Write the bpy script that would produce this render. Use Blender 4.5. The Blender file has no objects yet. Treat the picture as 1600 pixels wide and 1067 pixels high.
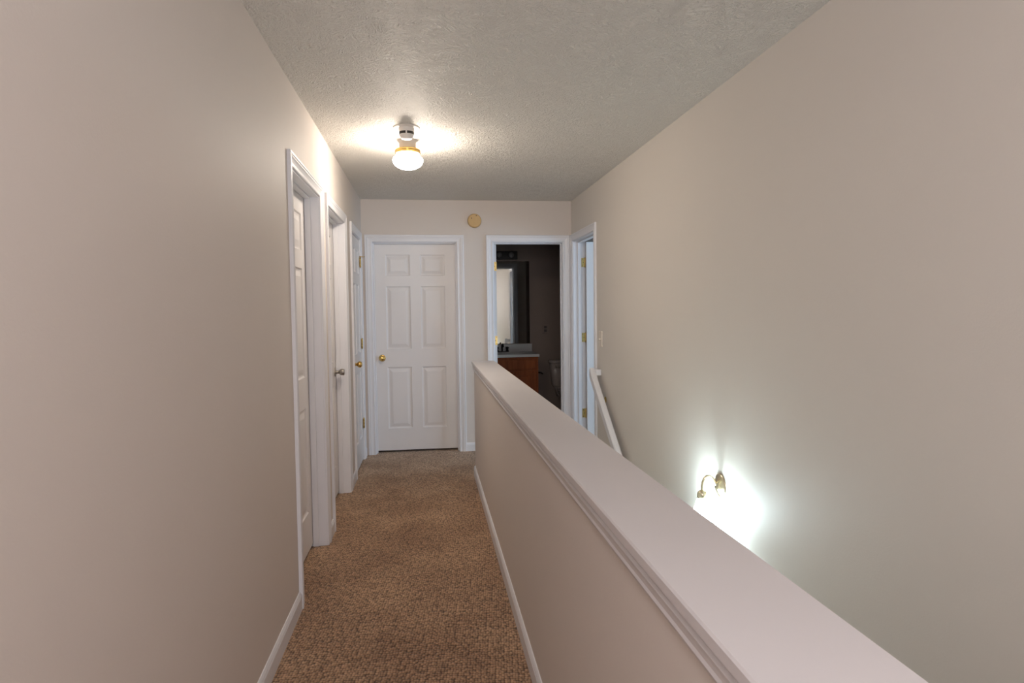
import bpy, bmesh, math, random
from math import sin, cos, pi, radians
from mathutils import Vector, Matrix

random.seed(4)
SC = bpy.context.scene
COL = SC.collection

# ------------------------------------------------------------------ materials
def new_mat(name):
    m = bpy.data.materials.new(name)
    m.use_nodes = True
    nt = m.node_tree
    return m, nt, nt.nodes, nt.links, nt.nodes['Principled BSDF']

def plain(name, col, rough=0.5, metal=0.0, spec=0.5, mottle=0.0, mscale=3.0, bump=0.0, bscale=200.0, coat=0.0):
    m, nt, N, L, b = new_mat(name)
    b.inputs['Base Color'].default_value = (*col, 1)
    b.inputs['Roughness'].default_value = rough
    b.inputs['Metallic'].default_value = metal
    b.inputs['Specular IOR Level'].default_value = spec
    b.inputs['Coat Weight'].default_value = coat
    tc = N.new('ShaderNodeTexCoord')
    n1 = N.new('ShaderNodeTexNoise'); n1.inputs['Scale'].default_value = mscale; n1.inputs['Detail'].default_value = 4
    L.new(tc.outputs['Object'], n1.inputs['Vector'])
    if mottle > 0:
        r = N.new('ShaderNodeMapRange')
        r.inputs['To Min'].default_value = 1 - mottle; r.inputs['To Max'].default_value = 1 + mottle
        L.new(n1.outputs['Fac'], r.inputs['Value'])
        mx = N.new('ShaderNodeMix'); mx.data_type = 'RGBA'; mx.blend_type = 'MULTIPLY'
        mx.inputs['Factor'].default_value = 1
        mx.inputs['A'].default_value = (*col, 1)
        L.new(r.outputs['Result'], mx.inputs['B'])
        L.new(mx.outputs['Result'], b.inputs['Base Color'])
    if bump > 0:
        n2 = N.new('ShaderNodeTexNoise'); n2.inputs['Scale'].default_value = bscale; n2.inputs['Detail'].default_value = 3
        L.new(tc.outputs['Object'], n2.inputs['Vector'])
        bp = N.new('ShaderNodeBump'); bp.inputs['Strength'].default_value = bump; bp.inputs['Distance'].default_value = 0.003
        L.new(n2.outputs['Fac'], bp.inputs['Height'])
        L.new(bp.outputs['Normal'], b.inputs['Normal'])
    return m

def emit(name, col, strength):
    m, nt, N, L, b = new_mat(name)
    b.inputs['Base Color'].default_value = (.9, .9, .9, 1)
    b.inputs['Emission Color'].default_value = (*col, 1)
    b.inputs['Emission Strength'].default_value = strength
    return m

WALLC = (0.655, 0.60, 0.555)
M_wall = plain('wall_paint', WALLC, .62, spec=.3, mottle=.02, mscale=1.3, bump=.12, bscale=160)
M_wall_well = plain('wall_paint_stair', (.65, .612, .563), .62, spec=.3, mottle=.02, mscale=1.3, bump=.12, bscale=160)
M_trim = plain('white_trim_paint', (.74, .74, .765), .38, mottle=.02, mscale=5, bump=.04, bscale=60)
M_door = plain('white_door_paint', (.74, .715, .705), .42, mottle=.03, mscale=4, bump=.05, bscale=120)
M_cap = plain('cap_paint', (.62, .595, .60), .42, mottle=.03, mscale=4)
M_brass = plain('polished_brass', (.75, .50, .16), .22, 1.0)
M_brass_d = plain('aged_brass', (.60, .44, .17), .32, 1.0)
M_nickel = plain('satin_nickel', (.42, .39, .35), .3, 1.0)
M_screw = plain('dark_screw', (.10, .08, .05), .5, .6)
M_plastic = plain('white_plastic', (.78, .74, .69), .4)
M_ivory = plain('ivory_plastic', (.76, .69, .60), .4)
M_yellow = plain('yellowed_plastic', (.62, .42, .19), .45, mottle=.08, mscale=30)
M_yellow_d = plain('yellowed_plastic_rim', (.46, .32, .17), .5)
M_dark = plain('dark_slot', (.03, .025, .02), .7)
M_black = plain('black_metal', (.015, .014, .013), .3, .6)
M_counter = plain('cultured_marble', (.50, .49, .48), .25, mottle=.08, mscale=14)
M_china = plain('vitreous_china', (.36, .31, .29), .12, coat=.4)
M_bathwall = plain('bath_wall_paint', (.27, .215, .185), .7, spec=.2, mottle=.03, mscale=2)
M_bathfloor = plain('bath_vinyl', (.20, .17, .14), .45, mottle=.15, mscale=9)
M_room = plain('room_paint', (.66, .66, .66), .7, mottle=.02, mscale=2)
M_dome = emit("opal_glass_lit", (1.0, .87, .74), 118)
M_shade = emit("frosted_shade_lit", (.80, 1.0, 1.05), 135)
M_bulb = emit("bulb_lit", (.80, 1.0, 1.04), 430)
M_sconce = plain("pale_brass", (.80, .72, .52), .25, 1.0)
M_bulb_off = plain('bulb_off', (.22, .22, .22), .1, coat=.5)
M_recep = plain('brown_receptacle', (.10, .08, .07), .5)
M_lower = plain('lower_wall_paint', (.66, .60, .50), .65, mottle=.02, mscale=1.5)

def mat_mirror():
    m, nt, N, L, b = new_mat('mirror_silver')
    b.inputs['Base Color'].default_value = (.86, .88, .86, 1)
    b.inputs['Metallic'].default_value = 1
    tc = N.new('ShaderNodeTexCoord'); n = N.new('ShaderNodeTexNoise'); n.inputs['Scale'].default_value = 5
    L.new(tc.outputs['Object'], n.inputs['Vector'])
    r = N.new('ShaderNodeMapRange'); r.inputs['From Min'].default_value = .45; r.inputs['From Max'].default_value = .8
    r.inputs['To Min'].default_value = .02; r.inputs['To Max'].default_value = .10
    L.new(n.outputs['Fac'], r.inputs['Value']); L.new(r.outputs['Result'], b.inputs['Roughness'])
    return m
M_mirror = mat_mirror()

def mat_pane():
    m, nt, N, L, b = new_mat('window_pane')
    out = N['Material Output']
    t = N.new('ShaderNodeBsdfTransparent'); g = N.new('ShaderNodeBsdfGlossy'); g.inputs['Roughness'].default_value = .02
    mx = N.new('ShaderNodeMixShader'); mx.inputs[0].default_value = .06
    L.new(t.outputs[0], mx.inputs[1]); L.new(g.outputs[0], mx.inputs[2]); L.new(mx.outputs[0], out.inputs[0])
    return m
M_pane = mat_pane()

def mat_wood():
    m, nt, N, L, b = new_mat('orange_oak')
    tc = N.new('ShaderNodeTexCoord'); mp = N.new('ShaderNodeMapping')
    mp.inputs['Scale'].default_value = (9, 9, 1.2)
    n = N.new('ShaderNodeTexNoise'); n.inputs['Scale'].default_value = 3; n.inputs['Detail'].default_value = 6
    cr = N.new('ShaderNodeValToRGB')
    cr.color_ramp.elements[0].position = .3; cr.color_ramp.elements[0].color = (.20, .050, .012, 1)
    cr.color_ramp.elements[1].position = .7; cr.color_ramp.elements[1].color = (.29, .080, .020, 1)
    L.new(tc.outputs['Object'], mp.inputs['Vector']); L.new(mp.outputs[0], n.inputs['Vector'])
    L.new(n.outputs['Fac'], cr.inputs[0]); L.new(cr.outputs[0], b.inputs['Base Color'])
    b.inputs['Roughness'].default_value = .55
    b.inputs['Specular IOR Level'].default_value = .2
    return m
M_wood = mat_wood()

def mat_ceiling():
    m, nt, N, L, b = new_mat('stomped_ceiling')
    b.inputs['Base Color'].default_value = (.79, .765, .71, 1)
    b.inputs['Roughness'].default_value = .6
    b.inputs['Specular IOR Level'].default_value = .35
    tc = N.new('ShaderNodeTexCoord')
    warp = N.new('ShaderNodeTexNoise'); warp.inputs['Scale'].default_value = 9; warp.inputs['Detail'].default_value = 2
    L.new(tc.outputs['Object'], warp.inputs['Vector'])
    mx = N.new('ShaderNodeMix'); mx.data_type = 'RGBA'; mx.blend_type = 'LINEAR_LIGHT'; mx.inputs['Factor'].default_value = .06
    L.new(tc.outputs['Object'], mx.inputs['A']); L.new(warp.outputs['Color'], mx.inputs['B'])
    n1 = N.new('ShaderNodeTexNoise'); n1.inputs['Scale'].default_value = 52; n1.inputs['Detail'].default_value = 3; n1.inputs['Distortion'].default_value = 1.6
    L.new(mx.outputs['Result'], n1.inputs['Vector'])
    v = N.new('ShaderNodeTexVoronoi'); v.feature = 'DISTANCE_TO_EDGE'; v.inputs['Scale'].default_value = 46
    L.new(mx.outputs['Result'], v.inputs['Vector'])
    r1 = N.new('ShaderNodeMapRange'); r1.inputs['From Min'].default_value = .42; r1.inputs['From Max'].default_value = .62
    L.new(n1.outputs['Fac'], r1.inputs['Value'])
    ad = N.new('ShaderNodeMath'); ad.operation = 'MULTIPLY_ADD'; ad.inputs[1].default_value = -.9
    L.new(v.outputs['Distance'], ad.inputs[0]); L.new(r1.outputs['Result'], ad.inputs[2])
    bp = N.new('ShaderNodeBump'); bp.inputs['Strength'].default_value = .7; bp.inputs['Distance'].default_value = .009
    L.new(ad.outputs[0], bp.inputs['Height']); L.new(bp.outputs['Normal'], b.inputs['Normal'])
    return m
M_ceil = mat_ceiling()

def mat_carpet():
    m, nt, N, L, b = new_mat('berber_carpet')
    b.inputs['Roughness'].default_value = .95
    b.inputs['Specular IOR Level'].default_value = .1
    b.inputs['Sheen Weight'].default_value = .15
    tc = N.new('ShaderNodeTexCoord'); mp = N.new('ShaderNodeMapping')
    mp.inputs['Rotation'].default_value = (0, 0, radians(8)); mp.inputs['Scale'].default_value = (1.0, .8, 1)
    L.new(tc.outputs['Object'], mp.inputs['Vector'])
    v = N.new('ShaderNodeTexVoronoi'); v.inputs['Scale'].default_value = 92; v.inputs['Randomness'].default_value = .5
    L.new(mp.outputs[0], v.inputs['Vector'])
    # loop colour: dark crevices between light loops, each loop its own tone
    cr = N.new('ShaderNodeValToRGB')
    e = cr.color_ramp.elements
    e[0].position = .12; e[0].color = (.52, .355, .225, 1)
    e[1].position = .74; e[1].color = (.10, .06, .038, 1)
    em = e.new(.46); em.color = (.38, .25, .158, 1)
    L.new(v.outputs['Distance'], cr.inputs[0])
    sp = N.new('ShaderNodeSeparateColor'); L.new(v.outputs['Color'], sp.inputs[0])
    rt = N.new('ShaderNodeMapRange'); rt.inputs['To Min'].default_value = .76; rt.inputs['To Max'].default_value = 1.2
    L.new(sp.outputs[0], rt.inputs['Value'])
    m1 = N.new('ShaderNodeMix'); m1.data_type = 'RGBA'; m1.blend_type = 'MULTIPLY'; m1.inputs['Factor'].default_value = 1
    L.new(cr.outputs[0], m1.inputs['A']); L.new(rt.outputs['Result'], m1.inputs['B'])
    # soiling and wear, large soft patches
    n = N.new('ShaderNodeTexNoise'); n.inputs['Scale'].default_value = 2.2; n.inputs['Detail'].default_value = 5; n.inputs['Roughness'].default_value = .6
    L.new(tc.outputs['Object'], n.inputs['Vector'])
    c2 = N.new('ShaderNodeValToRGB')
    c2.color_ramp.elements[0].position = .34; c2.color_ramp.elements[0].color = (.66, .58, .52, 1)
    c2.color_ramp.elements[1].position = .64; c2.color_ramp.elements[1].color = (1.06, 1.04, 1.0, 1)
    L.new(n.outputs['Fac'], c2.inputs[0])
    m2 = N.new('ShaderNodeMix'); m2.data_type = 'RGBA'; m2.blend_type = 'MULTIPLY'; m2.inputs['Factor'].default_value = .8
    L.new(m1.outputs['Result'], m2.inputs['A']); L.new(c2.outputs[0], m2.inputs['B'])
    # tone by distance: browner through the hall, paler and greyer at the far end
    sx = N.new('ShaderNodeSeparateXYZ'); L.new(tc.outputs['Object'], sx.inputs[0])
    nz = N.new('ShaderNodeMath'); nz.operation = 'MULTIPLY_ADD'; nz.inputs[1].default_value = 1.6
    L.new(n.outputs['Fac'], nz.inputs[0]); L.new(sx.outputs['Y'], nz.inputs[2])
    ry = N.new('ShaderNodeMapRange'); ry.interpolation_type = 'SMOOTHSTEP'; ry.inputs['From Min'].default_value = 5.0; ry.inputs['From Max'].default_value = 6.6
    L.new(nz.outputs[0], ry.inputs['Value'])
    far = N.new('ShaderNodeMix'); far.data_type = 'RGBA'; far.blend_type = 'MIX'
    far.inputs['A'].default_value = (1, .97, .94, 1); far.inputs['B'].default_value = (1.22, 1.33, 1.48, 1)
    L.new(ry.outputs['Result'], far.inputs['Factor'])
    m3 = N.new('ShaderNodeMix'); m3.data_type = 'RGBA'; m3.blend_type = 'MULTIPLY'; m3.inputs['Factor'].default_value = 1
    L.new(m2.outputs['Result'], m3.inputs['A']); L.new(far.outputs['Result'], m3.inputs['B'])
    L.new(m3.outputs['Result'], b.inputs['Base Color'])
    inv = N.new('ShaderNodeMath'); inv.operation = 'SUBTRACT'; inv.inputs[0].default_value = 1
    L.new(v.outputs['Distance'], inv.inputs[1])
    bp = N.new('ShaderNodeBump'); bp.inputs['Strength'].default_value = .9; bp.inputs['Distance'].default_value = .007
    L.new(inv.outputs[0], bp.inputs['Height']); L.new(bp.outputs['Normal'], b.inputs['Normal'])
    return m
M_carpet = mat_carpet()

# ------------------------------------------------------------------ mesh helpers
def obj(name, bm, mat, parent=None, smooth=False, kind=None, label=None, cat=None, group=None):
    bmesh.ops.recalc_face_normals(bm, faces=bm.faces)
    me = bpy.data.meshes.new(name)
    bm.to_mesh(me); bm.free()
    if smooth:
        for p in me.polygons: p.use_smooth = True
    me.materials.append(mat)
    o = bpy.data.objects.new(name, me); COL.objects.link(o)
    if parent is not None: o.parent = parent
    tag(o, label, cat, group, kind)
    return o

def tag(o, label=None, cat=None, group=None, kind=None):
    if label: o['label'] = label
    if cat: o['category'] = cat
    if group: o['group'] = group
    if kind: o['kind'] = kind

def thing(name, label, cat, group=None, kind=None):
    o = bpy.data.objects.new(name, None); COL.objects.link(o)
    o.empty_display_size = .05
    tag(o, label, cat, group, kind)
    return o

def box(bm, x0, x1, y0, y1, z0, z1, bev=0.0, seg=2):
    vs = [bm.verts.new((x, y, z)) for x in (x0, x1) for y in (y0, y1) for z in (z0, z1)]
    q = [(0, 1, 3, 2), (4, 6, 7, 5), (0, 4, 5, 1), (2, 3, 7, 6), (0, 2, 6, 4), (1, 5, 7, 3)]
    fs = [bm.faces.new([vs[i] for i in f]) for f in q]
    if bev > 0:
        es = list({e for f in fs for e in f.edges})
        bmesh.ops.bevel(bm, geom=es, offset=bev, segments=seg, affect='EDGES', profile=.5)
    return vs

def boxes(*bs, bev=0.0):
    bm = bmesh.new()
    for b in bs: box(bm, *b, bev=bev)
    return bm

def lathe(bm, prof, M=None, seg=40):
    """prof: list of (r, h) about local z; M: 4x4 placing it."""
    M = M or Matrix()
    rings = []
    for r, h in prof:
        if r < 1e-6: rings.append([bm.verts.new(M @ Vector((0, 0, h)))])
        else: rings.append([bm.verts.new(M @ Vector((r * cos(2 * pi * k / seg), r * sin(2 * pi * k / seg), h))) for k in range(seg)])
    for a, b in zip(rings, rings[1:]):
        for k in range(seg):
            k2 = (k + 1) % seg
            if len(a) == 1 and len(b) == 1: continue
            if len(a) == 1: bm.faces.new((a[0], b[k], b[k2]))
            elif len(b) == 1: bm.faces.new((a[k], b[0], a[k2]))
            else: bm.faces.new((a[k], b[k], b[k2], a[k2]))
    return bm

def tube(bm, pts, rad, seg=12, cap=True):
    pts = [Vector(p) for p in pts]
    rads = rad if isinstance(rad, (list, tuple)) else [rad] * len(pts)
    rings = []
    t0 = (pts[1] - pts[0]).normalized()
    up = Vector((0, 0, 1)) if abs(t0.z) < .9 else Vector((0, 1, 0))
    n = t0.cross(up).normalized()
    for i, p in enumerate(pts):
        t = (pts[min(i + 1, len(pts) - 1)] - pts[max(i - 1, 0)]).normalized()
        n = (n - t * n.dot(t)).normalized(); b = t.cross(n)
        rings.append([bm.verts.new(p + (n * cos(2 * pi * k / seg) + b * sin(2 * pi * k / seg)) * rads[i]) for k in range(seg)])
    for a, b in zip(rings, rings[1:]):
        for k in range(seg): bm.faces.new((a[k], a[(k + 1) % seg], b[(k + 1) % seg], b[k]))
    if cap:
        bm.faces.new(rings[0]); bm.faces.new(rings[-1][::-1])
    return bm

def spline(pts, n=8):
    P = [Vector(p) for p in pts]; P = [2 * P[0] - P[1]] + P + [2 * P[-1] - P[-2]]
    out = []
    for i in range(1, len(P) - 2):
        for k in range(n):
            t = k / n
            out.append(.5 * ((2 * P[i]) + (P[i + 1] - P[i - 1]) * t + (2 * P[i - 1] - 5 * P[i] + 4 * P[i + 1] - P[i + 2]) * t * t + (-P[i - 1] + 3 * P[i] - 3 * P[i + 1] + P[i + 2]) * t ** 3))
    out.append(P[-2]); return out

def sweep(bm, prof, A, B, S, U):
    """extrude a closed profile of (s,u) pairs in directions S,U from point A to B"""
    A, B, S, U = Vector(A), Vector(B), Vector(S), Vector(U)
    r0 = [bm.verts.new(A + S * s + U * u) for s, u in prof]
    r1 = [bm.verts.new(B + S * s + U * u) for s, u in prof]
    n = len(prof)
    for k in range(n): bm.faces.new((r0[k], r0[(k + 1) % n], r1[(k + 1) % n], r1[k]))
    bm.faces.new(r0[::-1]); bm.faces.new(r1)
    return bm

class Fr:
    """a wall frame: s runs along the wall, n points out of it into the hall"""
    def __init__(self, O, S, N): self.O, self.S, self.N = Vector(O), Vector(S), Vector(N)
    def __call__(self, s, n, z): return self.O + self.S * s + self.N * n + Vector((0, 0, z))

def fbox(bm, F, s0, s1, n0, n1, z0, z1, bev=0.0):
    vs = [bm.verts.new(F(s, n, z)) for s in (s0, s1) for n in (n0, n1) for z in (z0, z1)]
    q = [(0, 1, 3, 2), (4, 6, 7, 5), (0, 4, 5, 1), (2, 3, 7, 6), (0, 2, 6, 4), (1, 5, 7, 3)]
    fs = [bm.faces.new([vs[i] for i in f]) for f in q]
    if bev > 0:
        bmesh.ops.bevel(bm, geom=list({e for f in fs for e in f.edges}), offset=bev, segments=2, affect='EDGES', profile=.5)

# ------------------------------------------------------------------ measured layout (metres)
XL, XR, D, CH = -.615, 1.415, 6.234, 2.44
XH, XH2 = .369, .520                # faces of the half wall
T = .115                            # wall thickness
CAPZ, YEND = .957, 5.28
LOW = -2.66
YB = -2.6                           # end of the hall behind the camera
ZT = 2.036                          # clear height of the door openings
JT = .018
FL = Fr((XL, 0, 0), (0, 1, 0), (1, 0, 0))      # left wall: s = y
FB = Fr((0, D, 0), (1, 0, 0), (0, -1, 0))      # back wall: s = x
FR = Fr((XR, 0, 0), (0, 1, 0), (-1, 0, 0))     # right wall: s = y
D1, D2, D3 = (3.081, 3.829), (4.135, 4.939), (5.390, 6.047)
DB, DBATH, DR = (-.515, .281), (.641, 1.325), (5.351, 6.154)

def wall_pieces(F, s0, s1, z0, z1, openings):
    bm = bmesh.new(); cur = s0
    for a, b in openings:
        fbox(bm, F, cur, a - JT, -T, 0, z0, z1)
        fbox(bm, F, a - JT, b + JT, -T, 0, ZT + JT, z1)
        if z0 < -.01: fbox(bm, F, a - JT, b + JT, -T, 0, z0, -.002)
        cur = b + JT
    fbox(bm, F, cur, s1, -T, 0, z0, z1)
    return bm

# ------------------------------------------------------------------ shell
S = 'structure'
bm = boxes((XL - T, XH + .05, YB, D + T, -.25, 0), (XH + .05, XR, 5.2, D + T, -.25, 0), (XH + .05, XR, YB, -.75, -.25, 0))
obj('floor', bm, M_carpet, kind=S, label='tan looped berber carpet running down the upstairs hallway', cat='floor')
bm = boxes((XL - T - .9, 4.7, YB - .1, 9.2, CH, CH + .1))
obj('ceiling', bm, M_ceil, kind=S, label='stomp-textured ceiling over the hallway and stairwell', cat='ceiling')
obj('wall_left', wall_pieces(FL, YB, D, 0, CH, [D1, D2, D3]), M_wall, kind=S, label='beige wall on the left with three white doors', cat='wall')
obj('wall_back', wall_pieces(FB, XL - T, XR + T, 0, CH, [DB, DBATH]), M_wall, kind=S, label='beige end wall with the closed door and the bathroom doorway', cat='wall')
obj('wall_right', wall_pieces(FR, YB, D, LOW, CH, [DR]), M_wall_well, kind=S, label='tall beige wall on the right above the stairwell', cat='wall')
bm = boxes((XH, XH2, -.75, YEND, -.25, .936), (XH + .05, XH2, YB, 5.2, LOW, -.25), (XH2, XR, -.75, -.63, LOW + 2.2, .936))
obj('wall_stair', bm, M_wall, kind=S, label='beige half wall between the hallway and the stairwell', cat='wall')
obj('wall_front', boxes((XL - T, XR + T, YB - T, YB, LOW, .9), (XL - T, XR + T, YB - T, YB, 2.2, CH), (XL - T, -.35, YB - T, YB, .9, 2.2), (.95, XR + T, YB - T, YB, .9, 2.2)), M_wall, kind=S, label='beige wall at the near end of the hall', cat='wall')

# half wall cap: board with small cove moulding under its hallway edge
prof = [(.349, .957 - .004), (.352, .957), (.537, .957), (.540, .953), (.540, .937), (.531, .932), (.526, .905), (.5205, .888), (.5205, .9365), (.3685, .9365),
        (.3685, .885), (.3605, .885), (.3575, .893), (.3595, .899), (.3585, .907), (.3565, .915), (.3615, .919), (.3600, .927), (.3535, .933), (.349, .937)]
bm = bmesh.new(); sweep(bm, prof, (0, -.80, 0), (0, YEND + .02, 0), (1, 0, 0), (0, 0, 1))
box(bm, .3595, .5295, YEND + .0005, YEND + .010, .886, .936)
obj('trim_1', bm, M_cap, kind=S, label='painted wooden cap with moulding along the top of the half wall', cat='trim')

def baseboard(name, F, s0, s1, label, n0=0.0):
    prof = [(0, .0), (.013, .0), (.013, .064), (.010, .070), (.0095, .074), (.007, .078), (.004, .083), (0, .083)]
    bm = bmesh.new()
    sweep(bm, [(n + n0, z) for n, z in prof], F(s0, 0, 0), F(s1, 0, 0), F.N, (0, 0, 1))
    return obj(name, bm, M_trim, kind=S, label=label, cat='baseboard')
CW = .065
baseboard('baseboard_left', FL, YB, D1[0] - CW - .006, 'white baseboard at the foot of the left wall nearest the viewer')
baseboard('baseboard_left', FL, D1[1] + CW + .006, D2[0] - CW - .006, 'short white baseboard between the first and second left doors')
baseboard('baseboard_left', FL, D2[1] + CW + .006, D3[0] - CW - .006, 'white baseboard between the second and third left doors')
baseboard('baseboard_left', FL, D3[1] + CW + .006, D - .014, 'stub of white baseboard in the far left corner')
baseboard('baseboard_back', FB, DB[1] + CW + .006, DBATH[0] - CW - .006, 'white baseboard on the end wall between the two doorways')
FS = Fr((XH, 0, 0), (0, 1, 0), (-1, 0, 0))
baseboard('baseboard_stair', FS, -.75, YEND + .013, 'long white baseboard along the foot of the half wall')
FE = Fr((0, YEND, 0), (1, 0, 0), (0, 1, 0))
baseboard('baseboard_stair', FE, XH, XH2, 'white baseboard across the end of the half wall')
baseboard('baseboard_right', FR, 5.2, DR[0] - CW - .007, 'scrap of white baseboard at the stair head by the right doorway')

# ------------------------------------------------------------------ door frames
CPROF = [(0, 0), (0, .008), (.003, .011), (.008, .0115), (.011, .009), (.020, .0095), (.034, .013), (.042, .0165), (.050, .015), (.054, .0175), (CW - .003, .0175), (CW, .015), (CW, 0)]
def casing(bm, F, a, b, zt, nface=0.0, flip=1):
    a, b, zt = a - .006, b + .006, zt + .006
    rows = []
    for o, n in CPROF:
        nn = nface + flip * n
        rows.append([F(a - o, nn, 0), F(a - o, nn, zt + o), F(b + o, nn, zt + o), F(b + o, nn, 0)])
    V = [[bm.verts.new(p) for p in r] for r in rows]
    for i in range(len(V)):
        j = (i + 1) % len(V)
        for k in range(3): bm.faces.new((V[i][k], V[i][k + 1], V[j][k + 1], V[j][k]))
    bm.faces.new([r[0] for r in V]); bm.faces.new([r[3] for r in V][::-1])

def frame(name, F, op, stop, label, both=True):
    """jamb boards, stop strip (n range) and casing around one opening"""
    a, b = op
    bm = bmesh.new()
    fbox(bm, F, a - JT, a, -T, 0, 0, ZT + JT); fbox(bm, F, b, b + JT, -T, 0, 0, ZT + JT); fbox(bm, F, a, b, -T, 0, ZT, ZT + JT)
    if stop:
        n0, n1 = stop
        fbox(bm, F, a, a + .011, n0, n1, 0, ZT, .002); fbox(bm, F, b - .011, b, n0, n1, 0, ZT, .002); fbox(bm, F, a + .011, b - .011, n0, n1, ZT - .011, ZT, .002)
    casing(bm, F, a, b, ZT)
    if both: casing(bm, F, a, b, ZT, -T, -1)
    return obj(name, bm, M_trim, kind=S, label=label, cat='door frame')
frame('trim_2', FL, D1, (-.078, -.045), 'white frame of the nearest door on the left wall')
frame('trim_3', FL, D2, (-.078, -.045), 'white frame of the middle door on the left wall')
frame('trim_4', FL, D3, (-.075, -.04), 'white frame of the farthest door on the left wall')
frame('trim_5', FB, DB, (-.078, -.045), 'white frame of the closed door in the end wall')
frame('trim_6', FB, DBATH, (-.078, -.045), 'white frame of the open bathroom doorway')
frame('trim_7', FR, DR, (-.078, -.045), 'white frame of the open doorway in the right wall')

# ------------------------------------------------------------------ six-panel doors
def panel_door_bm(F, s0, w, n_front, t=.035, z0=.020, h=2.010):
    """six raised panels on both faces; s0..s0+w along the frame"""
    st = w * .140; mu = w * .125; pw = (w - 2 * st - mu) / 2
    sx = [0, st, st + pw, st + pw + mu, w - st, w]
    zz = [0, .215, .815, .990, 1.600, 1.700, 1.905, h]
    bm = bmesh.new()
    for face in (0, 1):
        d = -1 if face == 0 else 1
        base = n_front if face == 0 else n_front - t
        def P(s, z, dep): return bm.verts.new(F(s0 + s, base + d * dep, z0 + z))
        for i in range(5):
            for j in range(7):
                a, b, c, e = sx[i], sx[i + 1], zz[j], zz[j + 1]
                if i in (1, 3) and j in (1, 3, 5):
                    prev = None
                    for o, dep in [(0, 0), (.007, .007), (.016, .0085), (.021, .008), (.046, .002), (.050, .0015)]:
                        ring = [P(a + o, c + o, dep), P(b - o, c + o, dep), P(b - o, e - o, dep), P(a + o, e - o, dep)]
                        if prev:
                            for k in range(4): bm.faces.new((prev[k], prev[(k + 1) % 4], ring[(k + 1) % 4], ring[k]))
                        prev = ring
                    bm.faces.new(prev)
                else:
                    bm.faces.new((P(a, c, 0), P(b, c, 0), P(b, e, 0), P(a, e, 0)))
    def Q(s, n, z): return bm.verts.new(F(s0 + s, n, z0 + z))
    n1 = n_front - t
    for s in (0, w): bm.faces.new((Q(s, n_front, 0), Q(s, n1, 0), Q(s, n1, h), Q(s, n_front, h)))
    for z in (0, h): bm.faces.new((Q(0, n_front, z), Q(w, n_front, z), Q(w, n1, z), Q(0, n1, z)))
    bmesh.ops.remove_doubles(bm, verts=bm.verts, dist=1e-5)
    return bm

def axis_mat(p, n):
    n = Vector(n).normalized()
    return Matrix.Translation(p) @ n.to_track_quat('Z', 'Y').to_matrix().to_4x4()

def knob(F, s, n, z, mat, parent, style='ball', label=None, sign=1):
    """door knob with its rosette on the hall face of a door"""
    M = axis_mat(F(s, n, z), F.N * sign)
    if style == 'ball':
        prof = [(.012, .006), (.011, .018), (.013, .024), (.021, .029), (.0265, .038), (.0275, .047), (.024, .056), (.016, .062), (.007, .0645), (0, .065)]
    else:
        prof = [(.013, .006), (.0115, .026), (.014, .032), (.021, .038), (.0235, .046), (.0245, .062), (.0235, .067), (.019, .069), (0, .069)]
    k = obj('door_knob', lathe(bmesh.new(), prof, M, 32), mat, parent, True, label=label)
    obj('rosette', lathe(bmesh.new(), [(.033, 0), (.033, .003), (.030, .006), (.016, .0085), (.012, .0085)], M, 36), mat, k, True)
    return k

def hinge(p, axis_leaf, leaf_n, parent, two=None, hh=.089):
    """knuckle with ball tips at p (its middle), leaf running along axis_leaf and lying flat against leaf_n"""
    p = Vector(p); A = Vector(axis_leaf); Nn = Vector(leaf_n)
    bm = bmesh.new()
    lathe(bm, [(0, -hh / 2 - .007), (.0035, -hh / 2 - .005), (.0035, -hh / 2 - .001), (.0062, -hh / 2), (.0062, -hh / 6), (.0056, -hh / 6 + .001), (.0062, -hh / 6 + .002),
               (.0062, hh / 6), (.0056, hh / 6 + .001), (.0062, hh / 6 + .002), (.0062, hh / 2), (.0035, hh / 2 + .001), (.0035, hh / 2 + .005), (0, hh / 2 + .007)], Matrix.Translation(p), 14)
    h = obj('hinge', bm, M_brass_d, parent, True)
    leaves = [(A, Nn)] + ([two] if two else [])
    for a, n in leaves:
        a, n = Vector(a), Vector(n)
        G = Fr(p, a, n)
        bm = bmesh.new(); fbox(bm, G, .002, .036, 0.0004, .0030, -hh / 2, hh / 2, .0008)
        lf = obj('hinge_leaf', bm, M_brass_d, h)
        bm = bmesh.new()
        for zz, ss in ((-.032, .026), (0, .016), (.032, .026)):
            lathe(bm, [(.0042, 0), (.0042, .0012), (0, .0014)], axis_mat(G(ss, .0030, zz), n), 10)
        obj('screw', bm, M_screw, lf)
    return h

def door(name, F, op, nf, label):
    w = op[1] - op[0] - .006
    o = obj(name, panel_door_bm(F, op[0] + .003, w, nf), M_door, kind=S, label=label, cat='door')
    return o
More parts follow.
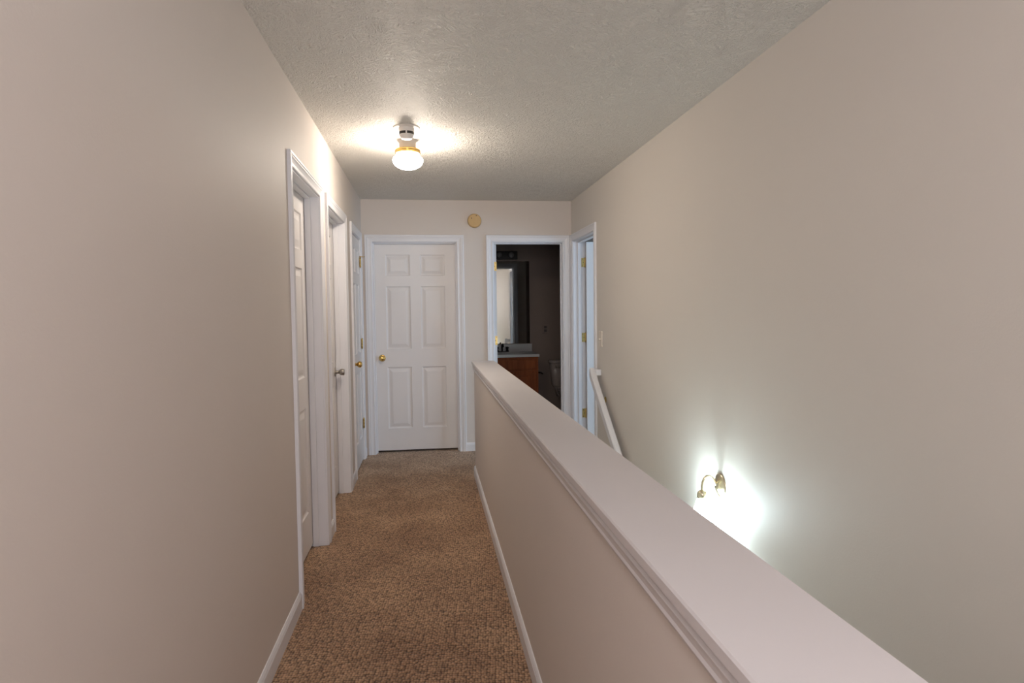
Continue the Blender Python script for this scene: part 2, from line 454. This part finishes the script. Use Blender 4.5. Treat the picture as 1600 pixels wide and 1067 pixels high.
# nearest left door, seen edge-on in its deep frame
d = door('door_1', FL, D1, -.080, 'white six-panel door nearest on the left wall, seen as a sliver in its frame')
knob(FL, D1[0] + .065, -.080, .926, M_nickel, d, 'tulip')
d = door('door_2', FL, D2, -.080, 'white door in the middle of the left wall with a dull metal knob')
knob(FL, D2[1] - .063, -.080, .930, M_nickel, d, 'tulip', 'dull metal knob')
d = door('door_3', FL, D3, -.003, 'white door farthest on the left wall, brass knob and hinges showing')
knob(FL, D3[0] + .062, -.003, .938, M_brass, d, 'ball', 'brass knob')
for i, z in enumerate((1.832, 1.085, .345)):
    h = hinge(FL(D3[1] - .001, .006, z), (0, -1, 0), (1, 0, 0), d)
    h.children[0].location = (-.009 + .0035, 0, 0)
    if i == 0:     # pin door stop
        bm = bmesh.new(); q = FL(D3[1] - .001, .006, z + .052)
        tube(bm, [q + Vector((-.004, -.03, 0)), q + Vector((.012, -.01, 0)), q + Vector((.022, .012, 0)), q + Vector((.036, .03, .001))], .0035, 8)
        obj('hinge_pin_stop', bm, M_brass, h, True)
d = door('door_4', FB, DB, -.080, 'white six-panel door closed in the end wall, brass knob at left')
knob(FB, DB[0] + .066, -.080, .926, M_brass, d, 'ball', 'round brass knob')

# bathroom door: swung 90 degrees into the bathroom, only its hinge edge shows
yb = D + T + .003
FBD = Fr((DBATH[0] + .004, yb, 0), (0, 1, 0), (-1, 0, 0))
d = obj('door_5', panel_door_bm(FBD, 0, DBATH[1] - DBATH[0] - .006, 0.0), M_door, kind=S, label='open bathroom door swung inside, showing its narrow white hinge edge', cat='door')
for z in (1.813, 1.076, .330):
    h = hinge((DBATH[0] + .006, yb - .006, z), (1, 0, 0), (0, -1, 0), d)
    h.children[0].location = (0, .006, 0)
knob(FBD, DBATH[1] - DBATH[0] - .07, 0, .926, M_brass, d, 'ball')
# right doorway: door swung 90 degrees into the room, its face towards the hall end
xr2 = XR + T + .006
FRD = Fr((xr2 + .002, DR[1], 0), (1, 0, 0), (0, -1, 0))
d = obj('door_6', panel_door_bm(FRD, 0, DR[1] - DR[0] - .006, .040), M_door, kind=S, label='open white door inside the right doorway, pale blue in daylight, brass hinges', cat='door')
for z in (1.834, 1.100, .351):
    h = hinge((xr2 - .004, DR[1] - .006, z), (-1, 0, 0), (0, -1, 0), d)
    h.children[0].location = (0, .006, 0)
knob(FRD, DR[1] - DR[0] - .07, .040, .926, M_brass, d, 'ball')

# ------------------------------------------------------------------ stairs and handrail
RISE, RUN = .19, .262
bm = bmesh.new(); pts = []
prof = [(5.199, LOW)]
y = 5.199
for i in range(13):
    zt = -RISE * (i + 1)
    prof.append((y, zt))
    y -= RUN
    prof.append((y, zt))
prof.append((y, LOW))
r0 = [bm.verts.new((XH2 + .001, a, b)) for a, b in prof]; r1 = [bm.verts.new((XR - .001, a, b)) for a, b in prof]
for k in range(len(prof)): bm.faces.new((r0[k], r0[(k + 1) % len(prof)], r1[(k + 1) % len(prof)], r1[k]))
bm.faces.new(r0[::-1]); bm.faces.new(r1)
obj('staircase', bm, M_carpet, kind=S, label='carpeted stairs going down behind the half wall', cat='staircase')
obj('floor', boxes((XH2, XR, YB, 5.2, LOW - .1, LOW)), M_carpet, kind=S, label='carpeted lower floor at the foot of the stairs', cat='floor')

rail = thing('handrail', 'white wooden handrail sloping down the right wall beside the doorway', 'handrail')
SL = .725
yt, zt_ = 5.185, .846
n = math.hypot(1, SL); dv = Vector((0, -1 / n, -SL / n)); uv = Vector((0, -SL / n, 1 / n))
bm = bmesh.new()
hw, hh = .023, .034
pr = [(-hw, -hh + .006), (-hw + .006, -hh), (hw - .006, -hh), (hw, -hh + .006), (hw, hh - .008), (hw - .008, hh), (-hw + .008, hh), (-hw, hh - .008)]
A = Vector((1.345, yt, zt_)); B = A + dv * 3.95
r0 = []
for s, u in pr:     # plumb cut at the head of the rail
    p = A + Vector((s, 0, 0)) + uv * u
    k = (yt - p.y) / dv.y; r0.append(bm.verts.new(p + dv * k))
r1 = [bm.verts.new(B + Vector((s, 0, 0)) + uv * u) for s, u in pr]
for k in range(8): bm.faces.new((r0[k], r0[(k + 1) % 8], r1[(k + 1) % 8], r1[k]))
bm.faces.new(r0[::-1]); bm.faces.new(r1)
obj('rail', bm, M_trim, rail)
bm = bmesh.new(); box(bm, 1.3655, XR - .001, yt - .046, yt - .001, zt_ - .020, zt_ + .030, .006)
obj('wall_return', bm, M_trim, rail)
for yy in (5.02, 3.6, 2.3):
    zc = zt_ - SL * (yt - yy)
    bm = bmesh.new()
    lathe(bm, [(0, .012), (.012, .011), (.022, .006), (.026, 0.0005)], axis_mat((XR, yy, zc - .085), (-1, 0, 0)), 20)
    br = obj('rail_bracket', bm, M_brass_d, rail, True)
    bm = bmesh.new(); tube(bm, spline([(XR - .010, yy, zc - .085), (XR - .04, yy, zc - .080), (XR - .062, yy, zc - .062), (XR - .070, yy, zc - .036)], 5), .0055, 10)
    obj('bracket_arm', bm, M_brass_d, br, True)

# ------------------------------------------------------------------ ceiling light, smoke detector, alarm disc, switch
cl = thing('ceiling_light', 'lit round opal glass ceiling light with white neck and brass rim', 'light')
LX, LY = -.108, 4.10
MT = Matrix.Translation((LX, LY, 0))
obj('neck', lathe(bmesh.new(), [(.062, CH - .0005), (.060, CH - .008), (.053, CH - .014), (.053, 2.384), (.0, 2.384)], MT), M_plastic, cl, True)
obj('brass_rim', lathe(bmesh.new(), [(.050, 2.3838), (.074, 2.383), (.078, 2.379), (.078, 2.371), (.074, 2.369), (.079, 2.366), (.079, 2.358), (.076, 2.355), (.05, 2.355)], MT), M_brass, cl, True)
gl = [(.070, 2.3548), (.073, 2.350)] + [(.0945 * cos(t), 2.318 + (.037 if t > 0 else .059) * sin(t)) for t in [radians(a) for a in (45, 30, 15, 0, -15, -30, -45, -60, -75)]] + [(0, 2.259)]
obj('glass_globe', lathe(bmesh.new(), gl, MT), M_dome, cl, True)

sd = thing('smoke_detector', 'small round white smoke detector on the ceiling in front of the light', 'smoke detector')
MT = Matrix.Translation((-.105, 3.815, 0))
obj('base_plate', lathe(bmesh.new(), [(0, CH - .0004), (.077, CH - .0004), (.0765, CH - .003), (.074, CH - .005), (.045, CH - .006)], MT), M_plastic, sd, True)
bd = obj('body', lathe(bmesh.new(), [(.046, CH - .0055), (.045, CH - .024), (.043, CH - .026), (.043, CH - .046), (.040, CH - .049), (.036, CH - .060), (.028, CH - .0665), (.006, CH - .068), (0, CH - .068)], MT), M_plastic, sd, True)
bm = bmesh.new()
for k in range(4):
    for q in range(10):
        a0 = pi / 2 * (k + .06 + .88 * q / 10); a1 = pi / 2 * (k + .06 + .88 * (q + 1) / 10)
        v = [bm.verts.new((-.105 + .0434 * cos(a), 3.815 + .0434 * sin(a), z)) for a, z in ((a0, CH - .028), (a1, CH - .028), (a1, CH - .043), (a0, CH - .043))]
        bm.faces.new(v)
obj('vent_slots', bm, M_dark, bd)

ad = thing('alarm_disc', 'round yellowed plastic alarm high on the end wall between the doorways', 'alarm')
MT = axis_mat((.460, D, 2.243), (0, -1, 0))
obj('base_ring', lathe(bmesh.new(), [(.050, .0005), (.067, .0005), (.068, .006), (.066, .012), (.055, .012)], MT, 48), M_yellow_d, ad, True)
cv = obj('cover', lathe(bmesh.new(), [(.0645, .011), (.0645, .027), (.062, .033), (.056, .035), (.048, .034), (0, .034)], MT, 48), M_yellow, ad, True)
for dx, dz in ((-.030, .021), (.017, .046)):
    obj('screw_hole', lathe(bmesh.new(), [(.0048, 0), (.0048, .0012), (0, .0013)], axis_mat((.460 + dx, D - .0345, 2.243 + dz), (0, -1, 0)), 14), M_dark, cv)

sw = thing('light_switch', 'cream toggle switch plate on the right wall beside the doorway', 'light switch')
bm = bmesh.new(); fbox(bm, FR, 5.105, 5.188, .0003, .008, 1.066, 1.192, .002)
obj('plate', bm, M_ivory, sw)
bm = bmesh.new(); fbox(bm, FR, 5.139, 5.154, .0082, .019, 1.120, 1.134, .002)
obj('toggle', bm, M_ivory, sw)

# ------------------------------------------------------------------ stairwell sconce
sc = thing('wall_sconce', 'brass wall sconce with curved arm and glowing glass shade above the stairs', 'light')
SY, SZ = 2.96, .497
MT = axis_mat((XR, SY, SZ), (-1, 0, 0))
obj('canopy', lathe(bmesh.new(), [(.060, .0005), (.060, .004), (.055, .008), (.046, .012), (.030, .020), (.015, .026), (0, .027)], MT), M_sconce, sc, True)
bm = bmesh.new(); tube(bm, spline([(XR - .024, SY, SZ + .005), (XR - .040, SY, SZ + .036), (XR - .062, SY, SZ + .052), (XR - .085, SY, SZ + .040), (XR - .095, SY, SZ + .010), (XR - .096, SY, SZ - .020)], 6), .006, 10)
obj('arm', bm, M_sconce, sc, True)
MT = Matrix.Translation((XR - .096, SY, 0))
obj('socket_cup', lathe(bmesh.new(), [(0, SZ - .018), (.010, SZ - .019), (.020, SZ - .026), (.0235, SZ - .036), (.0235, SZ - .058), (.020, SZ - .060), (0, SZ - .060)], MT), M_sconce, sc, True)
obj('glass_shade', lathe(bmesh.new(), [(.022, SZ - .060), (.026, SZ - .068), (.030, SZ - .085), (.038, SZ - .110), (.050, SZ - .138), (.062, SZ - .160), (.0605, SZ - .160), (.048, SZ - .137), (.036, SZ - .110), (.028, SZ - .085), (.022, SZ - .064)], MT), M_shade, sc, True)
obj('bulb', lathe(bmesh.new(), [(0, SZ - .064), (.012, SZ - .066), (.013, SZ - .080), (.024, SZ - .105), (.027, SZ - .122), (.022, SZ - .138), (.011, SZ - .147), (0, SZ - .149)], MT), M_bulb, sc, True)

# ------------------------------------------------------------------ bathroom seen through the open doorway
BY = 8.15; BX0, BX1 = .585, 2.75; B0 = D + T
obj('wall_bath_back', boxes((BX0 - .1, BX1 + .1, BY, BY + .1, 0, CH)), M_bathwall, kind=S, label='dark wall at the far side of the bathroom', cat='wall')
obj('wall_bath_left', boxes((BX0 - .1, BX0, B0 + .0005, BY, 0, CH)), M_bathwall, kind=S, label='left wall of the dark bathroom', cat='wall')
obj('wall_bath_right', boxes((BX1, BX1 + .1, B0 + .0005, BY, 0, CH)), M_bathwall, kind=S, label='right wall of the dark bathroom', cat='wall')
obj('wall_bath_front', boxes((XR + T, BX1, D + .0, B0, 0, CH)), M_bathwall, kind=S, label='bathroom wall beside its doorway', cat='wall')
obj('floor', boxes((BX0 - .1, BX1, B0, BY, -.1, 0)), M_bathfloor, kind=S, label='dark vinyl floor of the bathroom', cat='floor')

vx0, vx1, vy0, vh = .700, 1.312, 7.625, .811
va = thing('vanity_cabinet', 'orange-brown wooden vanity cabinet under the bathroom sink', 'cabinet')
bm = boxes((vx0, vx0 + .018, vy0 + .019, BY - .001, .0, vh), (vx1 - .018, vx1, vy0 + .019, BY - .001, .0, vh), (vx0 + .018, vx1 - .018, vy0 + .07, BY - .02, .09, .11), (vx0 + .018, vx1 - .018, vy0 + .07, vy0 + .085, 0, .09), (vx0 + .018, vx1 - .018, BY - .02, BY - .001, 0, vh))
obj('carcass', bm, M_wood, va)
bm = boxes((vx0, vx0 + .045, vy0, vy0 + .019, .09, vh), (vx1 - .045, vx1, vy0, vy0 + .019, .09, vh), (vx0 + .045, vx1 - .045, vy0, vy0 + .019, vh - .045, vh), (vx0 + .045, vx1 - .045, vy0, vy0 + .019, .628, .668), (vx0 + .045, vx1 - .045, vy0, vy0 + .019, .09, .13))
obj('face_frame', bm, M_wood, va)
bm = boxes((vx0 + .030, vx1 - .030, vy0 - .0195, vy0 - .0005, .662, vh - .033), bev=.005)
obj('false_drawer_front', bm, M_wood, va)
def cab_door(x0, x1, z0, z1):
    bm = bmesh.new(); y0, y1 = vy0 - .0195, vy0 - .0005; s = .055
    box(bm, x0, x0 + s, y0, y1, z0, z1, .003); box(bm, x1 - s, x1, y0, y1, z0, z1, .003)
    box(bm, x0 + s, x1 - s, y0, y1, z0, z0 + s, .003); box(bm, x0 + s, x1 - s, y0, y1, z1 - s, z1, .003)
    box(bm, x0 + s, x1 - s, y0 + .008, y1 - .004, z0 + s, z1 - s)
    box(bm, x0 + s + .02, x1 - s - .02, y0 + .004, y0 + .009, z0 + s + .02, z1 - s - .02, .003)
    return obj('cabinet_door', bm, M_wood, va)
mid = (vx0 + vx1) / 2
cab_door(vx0 + .030, mid - .002, .105, .642); cab_door(mid + .002, vx1 - .030, .105, .642)

ct = thing('sink_countertop', 'pale bathroom countertop with moulded basin on the vanity cabinet', 'countertop')
cx0, cx1, cy0, cz0, cz1 = .690, 1.323, 7.598, .812, .845
scx, scy, ra, rb = .985, 7.86, .205, .15
bm = bmesh.new(); K = 48
def rectp(a):
    c, s_ = cos(a), sin(a)
    kx = ((cx1 - scx) if c > 0 else (scx - cx0)) / max(abs(c), 1e-9); ky = ((BY - .001 - scy) if s_ > 0 else (scy - cy0)) / max(abs(s_), 1e-9)
    k = min(kx, ky); return scx + c * k, scy + s_ * k
angs = sorted([2 * pi * k / K for k in range(K)] + [math.atan2(yy - scy, xx - scx) % (2 * pi) for xx in (cx0, cx1) for yy in (cy0, BY - .001)])
rings = [[(*rectp(a), cz0) for a in angs], [(*rectp(a), cz1) for a in angs]]
for f, dz in ((1.12, 0), (1.09, .006), (1.03, .006), (1.0, .0), (.93, -.03), (.80, -.08), (.5, -.115), (.12, -.125)):
    rings.append([(scx + ra * f * cos(a), scy + rb * f * sin(a), cz1 + dz) for a in angs])
V = [[bm.verts.new(p) for p in r] for r in rings]
for a, b in zip(V, V[1:]):
    for k in range(len(angs)): bm.faces.new((a[k], a[(k + 1) % len(angs)], b[(k + 1) % len(angs)], b[k]))
bm.faces.new(V[-1])
obj('top_with_basin', bm, M_counter, ct)
bm = boxes((cx0, cx1 - .003, BY - .021, BY - .001, cz1 + .0005, .944), bev=.003)
obj('backsplash', bm, M_counter, ct)

fa = thing('faucet', 'dark two-handle faucet behind the bathroom sink', 'faucet')
fx, fy = .925, 8.06
bm = boxes((fx - .085, fx + .085, fy - .024, fy + .024, cz1 + .0005, cz1 + .014), bev=.005)
obj('base', bm, M_black, fa)
bm = bmesh.new(); tube(bm, spline([(fx, fy, cz1 + .012), (fx, fy, cz1 + .075), (fx, fy - .03, cz1 + .105), (fx, fy - .075, cz1 + .10), (fx, fy - .105, cz1 + .075)], 5), .011, 12)
obj('spout', bm, M_black, fa, True)
for s_ in (-1, 1):
    bm = bmesh.new(); lathe(bm, [(.020, cz1 + .0145), (.018, cz1 + .03), (.012, cz1 + .040), (.020, cz1 + .048), (.022, cz1 + .062), (.014, cz1 + .070), (0, cz1 + .071)], Matrix.Translation((fx + s_ * .064, fy, 0)), 20)
    obj('handle', bm, M_black, fa, True)

mi = thing('vanity_mirror', 'frameless bathroom mirror above the sink reflecting the lit hallway', 'mirror')
bm = boxes((.640, 1.296, BY - .0065, BY - .0005, .950, 2.003), bev=.0015)
obj('mirror_glass', bm, M_mirror, mi)

vl = thing('vanity_light', 'dark unlit light bar with round bulbs above the bathroom mirror', 'light')
bm = boxes((.665, 1.143, BY - .032, BY - .0005, 2.022, 2.128), bev=.006)
obj('back_bar', bm, M_black, vl)
for bx in (.750, .905, 1.055):
    MB_ = axis_mat((bx, BY - .032, 2.075), (0, -1, 0))
    s_ = obj('bulb_socket', lathe(bmesh.new(), [(.030, 0), (.026, .010), (.018, .016), (0, .016)], MB_, 20), M_black, vl, True)
    obj('bulb', lathe(bmesh.new(), [(.014, .016), (.016, .024)] + [(.036 * sin(radians(a)), .060 - .036 * cos(radians(a))) for a in (30, 50, 70, 90, 110, 130, 150, 165)] + [(0, .096)], MB_, 20), M_bulb_off, s_, True)

ol = thing('wall_outlet', 'dim outlet plate on the dark bathroom wall above the toilet', 'outlet')
bm = boxes((1.464, 1.536, BY - .006, BY - .0003, 1.075, 1.190), bev=.002)
pl = obj('plate', bm, M_bathwall, ol)
bm = boxes((1.482, 1.518, BY - .009, BY - .0062, 1.138, 1.172), (1.482, 1.518, BY - .009, BY - .0062, 1.092, 1.126), bev=.001)
obj('receptacle', bm, M_recep, pl)

tp = thing('toilet_paper_holder', 'black paper holder on the side of the vanity by the toilet', 'paper holder')
bm = bmesh.new(); lathe(bm, [(.022, .0005), (.022, .006), (.010, .010), (0, .010)], axis_mat((vx1, 7.80, .60), (1, 0, 0)), 20)
obj('wall_mount', bm, M_black, tp, True)
bm = bmesh.new(); tube(bm, [(vx1 + .009, 7.80, .60), (vx1 + .055, 7.80, .60), (vx1 + .060, 7.79, .60), (vx1 + .060, 7.66, .60)], .008, 10)
obj('bar', bm, M_black, tp, True)

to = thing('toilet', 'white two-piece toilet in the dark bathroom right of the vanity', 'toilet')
tx = 1.738
def loft(bm, sections, capb=True, capt=True):
    R = [[bm.verts.new(p) for p in s] for s in sections]
    n = len(R[0])
    for a, b in zip(R, R[1:]):
        for k in range(n): bm.faces.new((a[k], a[(k + 1) % n], b[(k + 1) % n], b[k]))
    if capb: bm.faces.new(R[0][::-1])
    if capt: bm.faces.new(R[-1])
def rrect(cx, cy, hx, hy, z, e=4.0, n=40):
    out = []
    for k in range(n):
        a = 2 * pi * k / n; c, s_ = cos(a), sin(a)
        out.append((cx + hx * math.copysign(abs(c) ** (2 / e), c), cy + hy * math.copysign(abs(s_) ** (2 / e), s_), z))
    return out
bm = bmesh.new()
loft(bm, [rrect(tx, 8.035, .165, .070, .392), rrect(tx, 8.033, .185, .085, .42), rrect(tx, 8.030, .200, .095, .55), rrect(tx, 8.028, .212, .100, .700)])
tk = obj('tank', bm, M_china, to, True)
bm = bmesh.new()
loft(bm, [rrect(tx, 8.026, .222, .108, .7008), rrect(tx, 8.026, .226, .112, .715), rrect(tx, 8.026, .222, .108, .734), rrect(tx, 8.026, .19, .085, .742)])
obj('tank_lid', bm, M_china, to, True)
bm = bmesh.new(); tube(bm, [(tx - .15, 7.926, .655), (tx - .15, 7.908, .655), (tx - .09, 7.905, .648)], .007, 8)
obj('flush_handle', bm, M_nickel, tk, True)
bm = bmesh.new()
loft(bm, [rrect(tx, 7.72, .105, .235, 0, 3), rrect(tx, 7.72, .10, .225, .05, 3), rrect(tx, 7.74, .085, .20, .16, 2.6), rrect(tx, 7.68, .12, .22, .27, 2.4), rrect(tx, 7.66, .17, .27, .35, 2.3), rrect(tx, 7.66, .182, .282, .385, 2.3)], capt=False)
loft(bm, [rrect(tx, 7.66, .182, .282, .385, 2.3), rrect(tx, 7.65, .13, .21, .385, 2.2), rrect(tx, 7.65, .10, .16, .30, 2.2), rrect(tx, 7.66, .05, .07, .22, 2.2)], capb=False)
loft(bm, [rrect(tx, 7.98, .13, .10, .28, 4), rrect(tx, 7.99, .155, .12, .3905, 4)])
obj('bowl', bm, M_china, to, True)
bm = bmesh.new()
loft(bm, [rrect(tx, 7.645, .185, .262, .3875, 2.3), rrect(tx, 7.645, .188, .265, .398, 2.3), rrect(tx, 7.645, .183, .260, .404, 2.3)])
obj('seat', bm, M_china, to, True)
bm = bmesh.new()
loft(bm, [rrect(tx, 7.650, .183, .257, .4055, 2.3), rrect(tx, 7.650, .186, .260, .414, 2.3), rrect(tx, 7.650, .17, .245, .424, 2.3)])
obj('lid', bm, M_china, to, True)

# ------------------------------------------------------------------ room behind the right doorway, closets behind the closed doors
RX0, RX1, RY0, RY1 = XR + T, 4.5, 3.3, D
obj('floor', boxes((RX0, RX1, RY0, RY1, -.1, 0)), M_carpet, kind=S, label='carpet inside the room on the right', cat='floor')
obj('wall_room_near', boxes((RX0, RX1, RY0 - .1, RY0, 0, CH)), M_room, kind=S, label='near wall inside the room on the right', cat='wall')
obj('wall_room_far', boxes((BX1 + .001, RX1 + .1, RY1 + .001, RY1 + .1, 0, CH)), M_room, kind=S, label='far wall inside the room on the right', cat='wall')
WY0, WY1, WZ0, WZ1 = 3.7, 5.5, .75, 2.1
obj('wall_room_window', boxes((RX1, RX1 + .1, RY0 - .1, WY0, 0, CH), (RX1, RX1 + .1, WY1, RY1, 0, CH), (RX1, RX1 + .1, WY0, WY1, 0, WZ0), (RX1, RX1 + .1, WY0, WY1, WZ1, CH)), M_room, kind=S, label='window wall inside the room on the right', cat='wall')
def window(name, F, s0, s1, z0, z1, label):
    w = thing(name, label, 'window', kind=S)
    bm = bmesh.new()
    for a, b, c, d_ in ((s0, s0 + .045, z0, z1), (s1 - .045, s1, z0, z1), (s0 + .045, s1 - .045, z0, z0 + .045), (s0 + .045, s1 - .045, z1 - .045, z1), (s0 + .045, s1 - .045, (z0 + z1) / 2 - .02, (z0 + z1) / 2 + .02)):
        fbox(bm, F, a, b, -.07, -.02, c, d_)
    obj('window_frame', bm, M_trim, w)
    bm = bmesh.new(); fbox(bm, F, s0 + .046, s1 - .046, -.047, -.043, z0 + .046, z1 - .046)
    obj('pane', bm, M_pane, w)
window('window_1', Fr((RX1, 0, 0), (0, 1, 0), (-1, 0, 0)), WY0, WY1, WZ0, WZ1, 'bright window of the room on the right')
window('window_added', Fr((0, YB, 0), (1, 0, 0), (0, 1, 0)), -.35, .95, .9, 2.2, 'added window behind the camera for the hall fill light')  # made-up window, built around the fill light behind the camera
obj('wall_closet_left', boxes((XL - T - .9, XL - T - .85, 2.6, D + .6, 0, CH), (XL - T - .85, XL - T, 2.6, 2.65, 0, CH), (XL - T - .85, BX0 - .1, D + .55, D + .6, 0, CH)), M_room, kind=S, label='walls of the closed rooms behind the left and end doors', cat='wall')
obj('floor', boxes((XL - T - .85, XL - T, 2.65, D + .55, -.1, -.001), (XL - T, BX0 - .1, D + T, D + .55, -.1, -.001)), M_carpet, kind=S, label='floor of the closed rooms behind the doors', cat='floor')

# ------------------------------------------------------------------ lights, world
def area(name, loc, rot, sx, sy, power, col):
    l = bpy.data.lights.new(name, 'AREA'); l.shape = 'RECTANGLE'; l.size = sx; l.size_y = sy; l.energy = power; l.color = col
    o = bpy.data.objects.new(name, l); COL.objects.link(o); o.location = loc; o.rotation_euler = rot
    return o
area('daylight_room', (RX1 + .35, 4.6, 1.5), (0, radians(90), 0), 1.6, 2.0, 150, (.50, .74, 1.0))
area('fill_hall_rear', (.3, YB - .3, 1.6), (radians(90), 0, 0), 1.6, 1.6, 100, (1.0, .95, .97))  # added ambient fill shining down the hall from behind the camera
l = bpy.data.lights.new('fill_hall_near', 'POINT'); l.energy = 35; l.shadow_soft_size = .15; l.color = (.96, .92, 1.0)  # added point fill without a fixture, lifts walls and cap near the camera
o = bpy.data.objects.new('fill_hall_near', l); COL.objects.link(o); o.location = (-.02, -.45, 2.0)
area('lower_hall_lamp', (.97, -1.2, -.45), (0, 0, 0), .4, .4, 6, (1, .95, .85))
w = bpy.data.worlds.new('outside'); SC.world = w; w.use_nodes = True
w.node_tree.nodes['Background'].inputs[0].default_value = (.6, .75, 1, 1)
w.node_tree.nodes['Background'].inputs[1].default_value = .3

# ------------------------------------------------------------------ camera
yaw, pitch, roll = .1297, -.0479, -.0121
f = Vector((sin(yaw) * cos(pitch), cos(yaw) * cos(pitch), sin(pitch)))
r = Vector((cos(yaw), -sin(yaw), 0)); u = r.cross(f)
r2 = cos(roll) * r + sin(roll) * u; u2 = -sin(roll) * r + cos(roll) * u
cam = bpy.data.cameras.new('camera'); cam.sensor_fit = 'HORIZONTAL'; cam.sensor_width = 36; cam.lens = 36 * 1000 / 1600
cam.clip_start = .02
co = bpy.data.objects.new('camera', cam); COL.objects.link(co)
M = Matrix((r2, u2, -f)).transposed().to_4x4(); M.translation = (0, 0, 1.37)
co.matrix_world = M
SC.camera = co
SC.view_settings.view_transform = 'Standard'
SC.view_settings.look = 'None'
SC.view_settings.exposure = 0.0
try: SC.cycles.use_denoising = True
except Exception: pass
SC.cycles.max_bounces = 10; SC.cycles.diffuse_bounces = 6
SC.cycles.sample_clamp_indirect = 6
